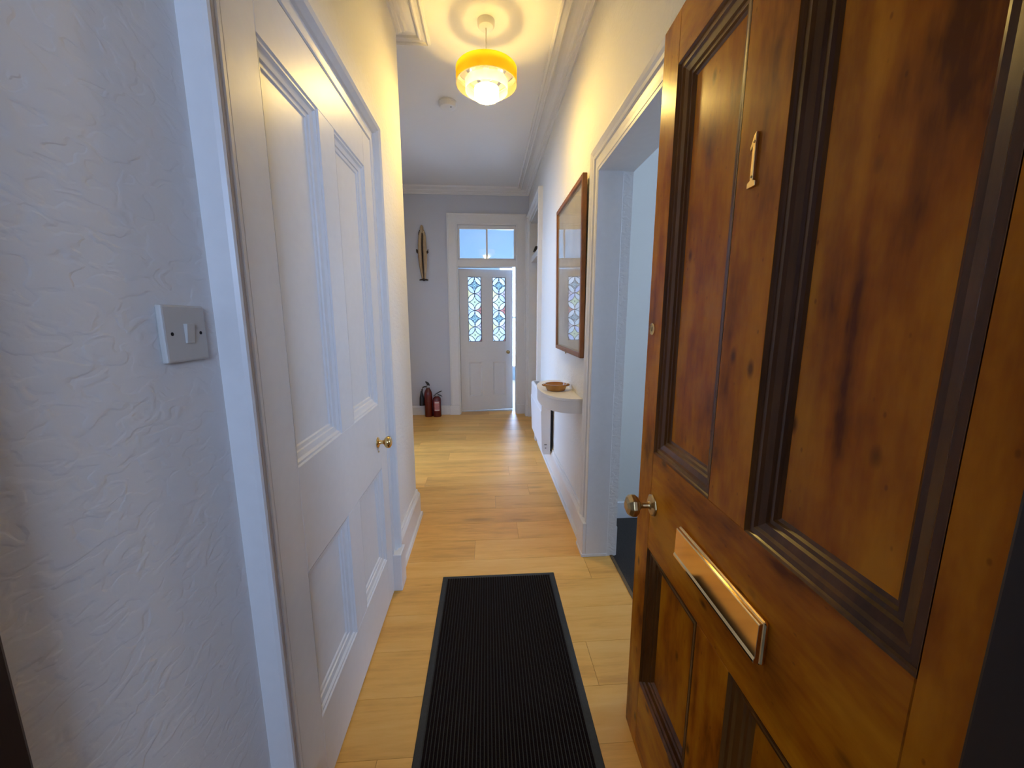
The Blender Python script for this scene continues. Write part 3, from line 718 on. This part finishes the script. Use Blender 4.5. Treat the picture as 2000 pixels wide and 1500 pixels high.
# octagonal brass knob on an octagonal rose
ku, kz = V(.942), .806
def octo(prof, c): return MB().lathe(prof, 8, c, 'y')
kk = octo([(.030, 0), (.030, .003), (.026, .006), (.012, .008), (.009, .012), (.008, .030), (.012, .036), (.024, .042), (.031, .050), (.031, .060), (.024, .068), (.014, .073), (.001, .074)], (ku, 0, kz)).build('knob', M['brass_dull'], d1, local=True, bevel=.0015)
MB().lathe([(.016, 0), (.016, .002), (.013, .003), (.0125, .0022), (.001, .0022)], 28, (V(1.014), 0, 1.272), 'y').build('lock_cylinder', M['brass'], d1, local=True, smooth=True)
bx(V(1.014) - .001, V(1.014) + .001, .002, .0028, 1.266, 1.278).build('key_slot', M['void'], d1, local=True)
# letter plate
lp0, lp1, lz0, lz1 = V(.492), V(.776), .766, .842
lp = bx(lp0, lp1, 0, .010, lz0, lz1).build('letter_plate', M['brass_bright'], d1, local=True, bevel=.004)
fl_p = [(.010, lz1 - .003), (.0145, lz1 - .004), (.0155, lz1 - .006), (.0165, lz0 + .014), (.0185, lz0 + .009), (.0185, lz0 + .005), (.0165, lz0 + .003), (.010, lz0 + .003)]
m_ = MB(); m_.extrude([(a_, b_) for a_, b_ in fl_p], 'x', lp0 + .003, lp1 - .003)
m_.build('letter_flap', M['brass_bright'], lp, local=True, bevel=.0006, seg=1)
# brass numeral 1
nc, nz0, nz1 = V(.640), 1.508, 1.590
hN = nz1 - nz0
# x decreases to the viewer's right, so the numeral's flag (its left side) points to +x
num = [(-.0035, 0.011), (-.010, .008), (-.010, 0), (.010, 0), (.010, .008), (.0035, .011), (.0035, hN - .020), (.008, hN - .026), (.0095, hN - .020), (.002, hN - .004), (-.0035, hN)]
MB().extrude([(nc + p[0], nz0 + p[1]) for p in num], 'y', 0, .005).build('number_1', M['brass'], d1, local=True, bevel=.0008)
for zz in (nz0 + .016, nz1 - .014):
    MB().lathe([(.0022, .0045), (.0022, .0058), (.001, .0062)], 10, (nc, 0, zz), 'y').build('number_screw', M['brass_dull'], d1, local=True)
for zz in (.25, 1.0, 1.75):
    MB().lathe([(.006, zz - .045), (.006, zz + .045)], 12, (-.004, -.047, 0)).build('hinge', M['brass_dull'], d1, local=True)
# dark door frame in the front wall
trf = root('trim_7', 'dark stained frame of the wooden front door', 'door frame', (0, .18, 0), kind='structure')
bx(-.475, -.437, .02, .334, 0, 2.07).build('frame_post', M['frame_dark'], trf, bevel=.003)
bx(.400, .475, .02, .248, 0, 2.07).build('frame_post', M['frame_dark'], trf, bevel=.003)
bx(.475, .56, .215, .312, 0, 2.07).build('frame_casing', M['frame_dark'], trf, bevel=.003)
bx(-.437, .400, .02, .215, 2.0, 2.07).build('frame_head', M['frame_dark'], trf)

# ------------------------------------------------------------------ objects
# pendant lamp
PX, PY = .015, 2.40
lampr = root('pendant_lamp', 'lit tiered pendant lamp with yellow drum band hanging from the ceiling', 'lamp', (PX, PY, 2.484))
MB().lathe([(.001, ZC - .034), (.020, ZC - .034), (.040, ZC - .030), (.046, ZC - .022), (.048, ZC)], 32, (PX, PY, 0)).build('ceiling_rose', M['plastic'], lampr, smooth=True)
MB().tube([(PX, PY, ZC - .03), (PX, PY, 2.60)], .0035, 8).build('cord', M['plastic'], lampr)
def ring(name, r, z0, z1, mat, t=.0015):
    return MB().lathe([(r, z0), (r, z1), (r - t, z1), (r - t, z0), (r, z0)], 64, (PX, PY, 0), cap=False).build(name, mat, lampr, smooth=True)
ring('band_lining', .1662, 2.5815, 2.6545, M['shade_white'], .001)
ob = ring('outer_band', .168, 2.581, 2.655, M['shade_yellow'])
ring('band_rim', .1690, 2.577, 2.582, M['shade_white'], .004)
ring('middle_tier', .118, 2.545, 2.598, M['shade_white'])
ring('inner_tier', .068, 2.513, 2.560, M['shade_white'])
def fins(name, r0, z0, r1, z1, n, frac, ph):
    for i in range(n):
        a0_ = 2 * math.pi * i / n + ph; da = 2 * math.pi / n * frac
        rows = []
        for (r, z) in ((r0, z0), (r1, z1)):
            rows.append([(PX + r * math.cos(a0_ + da * j / 4), PY + r * math.sin(a0_ + da * j / 4), z) for j in range(5)])
        MB().grid(rows).build(name, M['shade_white'], lampr)
fins('upper_diffuser', .118, 2.592, .166, 2.622, 8, .66, .1)
fins('lower_diffuser', .068, 2.555, .117, 2.590, 8, .66, .35)
MB().lathe([(.066, 2.648), (.092, 2.648), (.092, 2.651), (.066, 2.651), (.066, 2.648)], 40, (PX, PY, 0), cap=False).build('shade_carrier', M['plastic'], lampr, smooth=True)
m_ = MB()
for i in range(3):
    a_ = i * 2 * math.pi / 3 + .4
    m_.tube([(PX + .012 * math.cos(a_), PY + .012 * math.sin(a_), 2.60), (PX + .07 * math.cos(a_), PY + .07 * math.sin(a_), 2.649), (PX + .165 * math.cos(a_), PY + .165 * math.sin(a_), 2.645)], .0015, 6)
m_.build('carrier_wire', M['steel'], lampr)
MB().lathe([(.014, 2.57), (.016, 2.58), (.016, 2.61), (.006, 2.62)], 20, (PX, PY, 0)).build('lamp_holder', M['plastic'], lampr, smooth=True)
MB().lathe([(.001, 2.4845)] + [(.043 * math.sin(t), 2.5275 - .043 * math.cos(t)) for t in [math.pi * j / 20 for j in range(1, 14)]] + [(.001, 2.546)], 28, (PX, PY, 0)).build('bulb', M['bulb'], lampr, smooth=True)
MB().lathe([(.001, 2.5455), (.0392, 2.5455), (.037, 2.551), (.028, 2.562), (.017, 2.575), (.001, 2.576)], 28, (PX, PY, 0)).build('bulb_light_cap', M['plastic'], lampr, smooth=True)  # opaque cap added to weaken the light thrown up at the ceiling

# smoke alarm
sa = root('smoke_alarm', 'round white smoke alarm on the ceiling beyond the lamp', 'smoke alarm', (-.272, 3.215, ZC - .045))
MB().lathe([(.066, ZC), (.067, ZC - .012), (.062, ZC - .014)], 36, (-.272, 3.215, 0)).build('base', M['plastic'], sa, smooth=True)
MB().lathe([(.062, ZC - .013), (.062, ZC - .030), (.056, ZC - .040), (.030, ZC - .045), (.001, ZC - .045)], 36, (-.272, 3.215, 0)).build('cover', M['plastic'], sa, smooth=True)
MB().lathe([(.004, ZC - .0435), (.004, ZC - .047), (.001, ZC - .0475)], 10, (-.245, 3.19, 0)).build('indicator', M['black'], sa)

# light switch
ls = root('light_switch', 'white single rocker light switch beside the white door frame', 'light switch', (XL, .638, 1.234))
bx(XL, XL + .010, .595, .681, 1.234, 1.320).build('plate', M['switch'], ls, bevel=.003)
rk = MB().extrude([(XL + .0095, 1.262), (XL + .0125, 1.262), (XL + .0155, 1.292), (XL + .0095, 1.292)], 'y', .633, .649).build('rocker', M['switch'], ls, bevel=.0007)
for yy in (.609, .667):
    MB().lathe([(.0028, .0092), (.0028, .0104), (.0015, .0106)], 12, (XL, yy, 1.277), 'x').build('screw', M['void'], ls)

# picture
pc = root('framed_picture', 'tall glazed picture in a thin walnut frame on the right wall', 'picture', (XR, 2.6, 1.075))
P0, P1, Q0, Q1 = 2.178, 2.965, 1.075, 2.065
XB = XR
def tiltp(mb):
    # hangs forward slightly at the top
    mb.v = [(x_ - (z_ - Q0) * .012, y_, z_) for (x_, y_, z_) in mb.v]; return mb
FWD = .028
for (p0, p1, z0_, z1_) in ((P0, P0 + FWD, Q0, Q1), (P1 - FWD, P1, Q0, Q1), (P0 + FWD, P1 - FWD, Q0, Q0 + FWD), (P0 + FWD, P1 - FWD, Q1 - FWD, Q1)):
    tiltp(bx(XB - .030, XB - .004, p0, p1, z0_, z1_)).build('frame_rail', M['pic_frame'], pc, bevel=.004)
tiltp(bx(XB - .012, XB - .004, P0 + .01, P1 - .01, Q0 + .01, Q1 - .01)).build('backing', M['mount'], pc)
i0 = .07
tiltp(bx(XB - .0135, XB - .012, P0 + FWD + i0, P1 - FWD - i0, Q0 + FWD + i0, Q1 - FWD - i0)).build('print', M['print'], pc)
m_ = MB()
s_ = FWD
for (p0, p1, z0_, z1_) in ((P0 + s_, P0 + s_ + .008, Q0 + s_, Q1 - s_), (P1 - s_ - .008, P1 - s_, Q0 + s_, Q1 - s_), (P0 + s_ + .008, P1 - s_ - .008, Q0 + s_, Q0 + s_ + .008), (P0 + s_ + .008, P1 - s_ - .008, Q1 - s_ - .008, Q1 - s_)):
    m_.box(XB - .020, XB - .012, p0, p1, z0_, z1_)
tiltp(m_).build('slip', M['slip'], pc)
tiltp(bx(XB - .0225, XB - .0205, P0 + FWD, P1 - FWD, Q0 + FWD, Q1 - FWD)).build('glass', M['picture_glass'], pc)
MB().lathe([(.004, Q0 - .012), (.005, Q0 - .006), (.003, Q0 + .004)], 10, (XB - .02, 2.62, 0)).build('knob_stud', M['brass_dull'], pc)
MB().tube([(XB + .001, 2.57, Q0 + .4), (XB - .006, 2.57, Q0 + .4)], .004, 8).build('wall_hook', M['steel'], pc)

# curved wall shelf
sh = root('wall_shelf', 'white curved wall shelf beside the open doorway', 'shelf', (XR, 2.58, .735))
SC, SA, SB = 2.56, .365, .215
out = []
for j in range(33):
    t = math.pi * j / 32
    c_, s2 = math.cos(t), math.sin(t)
    e_ = 2 / 2.5
    out.append((XR - SB * abs(s2) ** e_, SC - SA * math.copysign(abs(c_) ** e_, c_)))
MB().extrude(out, 'z', .815, .833).build('shelf_top', M['satin'], sh, bevel=.002)
ins = [(XR - (XR - a_) * .985, SC + (b_ - SC) * .985) for a_, b_ in out]
MB().extrude(ins, 'z', .742, .816).build('fascia', M['satin'], sh, smooth=True)

# bowl on the shelf
BX, BY = .452, 2.485
bw = root('stoneware_bowl', 'small brown glazed bowl with lug handles on the white shelf', 'bowl', (BX, BY, .833))
MB().lathe([(.001, .8335), (.056, .8335), (.060, .836), (.066, .85), (.071, .867), (.0735, .874), (.0735, .878), (.069, .878), (.066, .868), (.060, .848), (.052, .841), (.001, .840)], 40, (BX, BY, 0), cap=False).build('body', M['pot'], bw, smooth=True)
for s in (-1, 1):
    m_ = MB().tube([(BX + s * .066, BY - .022, .868), (BX + s * .083, BY - .016, .870), (BX + s * .088, BY, .870), (BX + s * .083, BY + .016, .870), (BX + s * .066, BY + .022, .868)], .006, 10)
    m_.build('handle', M['pot'], bw, smooth=True)

# wall heater
ht = root('panel_heater', 'white electric panel heater mounted low beyond the shelf', 'heater', (XR, 3.5, .15))
H0, H1 = 3.14, 3.88
body = [(XR - .028, .15), (XR - .085, .15), (XR - .100, .18), (XR - .112, .52), (XR - .112, .53), (XR - .108, .535), (XR - .106, .66), (XR - .095, .675), (XR - .028, .675)]
MB().extrude(body, 'y', H0, H1).build('casing', M['heater'], ht, bevel=.003)
for j in range(9):
    yy = H0 + .06 + j * .07
    bx(XR - .088, XR - .040, yy, yy + .05, .6745, .677).build('outlet_slot', M['grey_metal'], ht)
bx(XR - .028, XR - .012, H0 + .025, H1 - .025, .17, .655).build('back_plate', M['black'], ht)
bx(XR - .012, XR, H0 + .10, H0 + .16, .22, .60).build('wall_bracket', M['grey_metal'], ht)
bx(XR - .012, XR, H1 - .16, H1 - .10, .22, .60).build('wall_bracket', M['grey_metal'], ht)
bx(XR - .080, XR - .058, H0 - .004, H0 + .002, .235, .243).build('switch', M['grey_metal'], ht)
bx(XR - .074, XR - .062, H0 - .003, H0 + .002, .205, .212).build('indicator', M['grey_metal'], ht)

# fire extinguishers
e1 = root('fire_extinguisher', 'tall red fire extinguisher with black discharge horn by the end wall', 'fire extinguisher', (-.787, 5.135, 0), group='fire extinguishers by the end wall')
ex, ey = -.787, 5.135
MB().lathe([(.052, 0), (.054, .006), (.054, .29), (.050, .325), (.038, .358), (.024, .378), (.020, .392), (.001, .393)], 32, (ex, ey, 0)).build('cylinder', M['red'], e1, smooth=True)
MB().lathe([(.018, .385), (.018, .42), (.012, .425), (.001, .426)], 20, (ex, ey, 0)).build('valve', M['steel'], e1, smooth=True)
MB().extrude([(ex - .035, .470), (ex - .028, .478), (ex + .004, .462), (ex + .022, .440), (ex + .022, .415), (ex - .006, .412), (ex - .014, .438)], 'y', ey - .011, ey + .011).build('handle', M['black'], e1, bevel=.003)
MB().tube([(ex - .012, ey, .405), (ex - .045, ey, .405), (ex - .068, ey, .395), (ex - .078, ey, .37), (ex - .080, ey, .335)], .009, 10).build('hose', M['black'], e1, smooth=True)
MB().lathe([(.012, .345), (.020, .30), (.030, .25), (.034, .15), (.031, .15), (.026, .25), (.001, .30)], 24, (ex - .086, ey, 0), cap=False).build('discharge_horn', M['black'], e1, smooth=True)
def label_patch(ex, ey, r, z0, z1, a0_, a1_):
    rows = [[(ex + r * math.cos(a0_ + (a1_ - a0_) * j / 10), ey + r * math.sin(a0_ + (a1_ - a0_) * j / 10), z) for j in range(11)] for z in (z0, z1)]
    return MB().grid(rows)
e2 = root('fire_extinguisher', 'short red fire extinguisher with printed label by the end wall', 'fire extinguisher', (-.673, 5.125, 0), group='fire extinguishers by the end wall')
ex, ey = -.673, 5.125
MB().lathe([(.053, 0), (.056, .006), (.056, .225), (.050, .252), (.034, .270), (.016, .277), (.001, .278)], 32, (ex, ey, 0)).build('cylinder', M['red2'], e2, smooth=True)
MB().lathe([(.015, .272), (.015, .30), (.010, .306), (.001, .307)], 18, (ex, ey, 0)).build('valve', M['steel'], e2, smooth=True)
MB().tube([(ex - .02, ey, .30), (ex + .01, ey, .318), (ex + .045, ey, .338), (ex + .068, ey, .345)], [.006, .007, .007, .005], 8).build('squeeze_lever', M['black'], e2)
MB().tube([(ex - .02, ey, .298), (ex + .015, ey, .298), (ex + .05, ey, .285), (ex + .07, ey, .272)], [.006, .007, .007, .005], 8).build('carry_handle', M['black'], e2)
MB().tube([(ex - .015, ey, .292), (ex - .034, ey, .288), (ex - .044, ey, .275)], .005, 8).build('nozzle', M['black'], e2)
label_patch(ex, ey, .0568, .085, .215, R(-120), R(-50)).build('instruction_label', M['label_pink'], e2)
label_patch(ex, ey, .0572, .190, .205, R(-115), R(-60)).build('label_band', M['label_white'], e2)
label_patch(ex, ey, .0572, .090, .100, R(-118), R(-52)).build('label_band', M['label_white'], e2)

# carved wooden wall hanging
cv = root('wood_carving', 'long slender carved wooden figure hanging on the grey end wall', 'wall carving', (-.802, YF, 1.775))
cx_, cy_ = -.802, YF - .028
for s in (-1, 1):
    pts = [(cx_ + .004 + s * .016, cy_, 2.39), (cx_ + .003 + s * .027, cy_ - .004, 2.33), (cx_ + s * .032, cy_ - .008, 2.22), (cx_ + s * .034, cy_ - .008, 2.08), (cx_ + .002 + s * .029, cy_ - .004, 1.96), (cx_ + .004 + s * .020, cy_, 1.86), (cx_ + .006 + s * .013, cy_, 1.79)]
    MB().tube(pts, [.011, .019, .022, .023, .020, .014, .010], 10).build('carved_half', M['carve'], cv, smooth=True)
MB().tube([(cx_, cy_ + .008, 2.38), (cx_, cy_ + .006, 2.1), (cx_ + .005, cy_ + .008, 1.79)], .012, 8).build('dark_spine', M['carve_dark'], cv)
MB().lathe([(.003, 2.46), (.014, 2.452), (.022, 2.432), (.024, 2.40), (.019, 2.37), (.004, 2.36)], 16, (cx_, cy_ + .002, 0)).build('head', M['carve'], cv, smooth=True)
for s in (-1, 1):
    MB().tube([(cx_ + s * .024, cy_, 2.40), (cx_ + s * .036, cy_, 2.37), (cx_ + s * .042, cy_, 2.335)], [.004, .006, .004], 8).build('ear', M['carve_dark'], cv)
    MB().tube([(cx_ + s * .045, cy_, 2.115), (cx_ + s * .062, cy_ - .004, 2.135), (cx_ + s * .072, cy_ - .006, 2.165)], [.012, .017, .007], 10).build('elbow', M['carve_dark'], cv)
    MB().tube([(cx_ + .006 + s * .012, cy_, 1.795), (cx_ + .006 + s * .036, cy_ - .01, 1.79), (cx_ + .006 + s * .056, cy_ - .012, 1.786)], [.011, .010, .006], 8).build('foot', M['carve_dark'], cv)
bx(cx_ - .012, cx_ + .012, cy_ + .01, YF, 2.2, 2.24).build('hanger', M['carve_dark'], cv)
MB().lathe([(.001, 1.775), (.016, 1.778), (.018, 1.795), (.010, 1.81)], 14, (cx_ + .006, cy_, 0)).build('base', M['carve_dark'], cv, smooth=True)

# doormat
mt = root('doormat', 'long black ribbed doormat with rubber border on the oak floor', 'doormat', (.05, 1.2, 0))
MX0, MX1, MY0, MY1 = -.234, .334, .60, 1.797
bd = .026
rows = []
for (t, z) in ((0, 0), (.004, .004), (bd - .004, .005), (bd, .0035)):
    rows.append([(MX0 + t, MY0 + t, z), (MX1 - t, MY0 + t, z), (MX1 - t, MY1 - t, z), (MX0 + t, MY1 - t, z)])
m_ = MB().grid(rows, closed=True); m_.f.append((0, 1, 2, 3)); m_.f.append((12, 13, 14, 15))
m_.build('rubber_border', M['rubber'], mt)
m_ = MB(); nr = 44; x0_, x1_ = MX0 + bd, MX1 - bd; pw = (x1_ - x0_) / nr
for i in range(nr):
    a_ = x0_ + i * pw
    m_.add([(a_ + pw * f, yy, z) for yy in (MY0 + bd, MY1 - bd) for f, z in ((.06, .0035), (.2, .0088), (.7, .0088), (.86, .0035))],
           [(0, 1, 5, 4), (1, 2, 6, 5), (2, 3, 7, 6), (0, 3, 2, 1), (4, 5, 6, 7), (0, 4, 7, 3)])
rb = m_.build('ribbed_pile', M['pile'], mt); rb['kind'] = 'stuff'
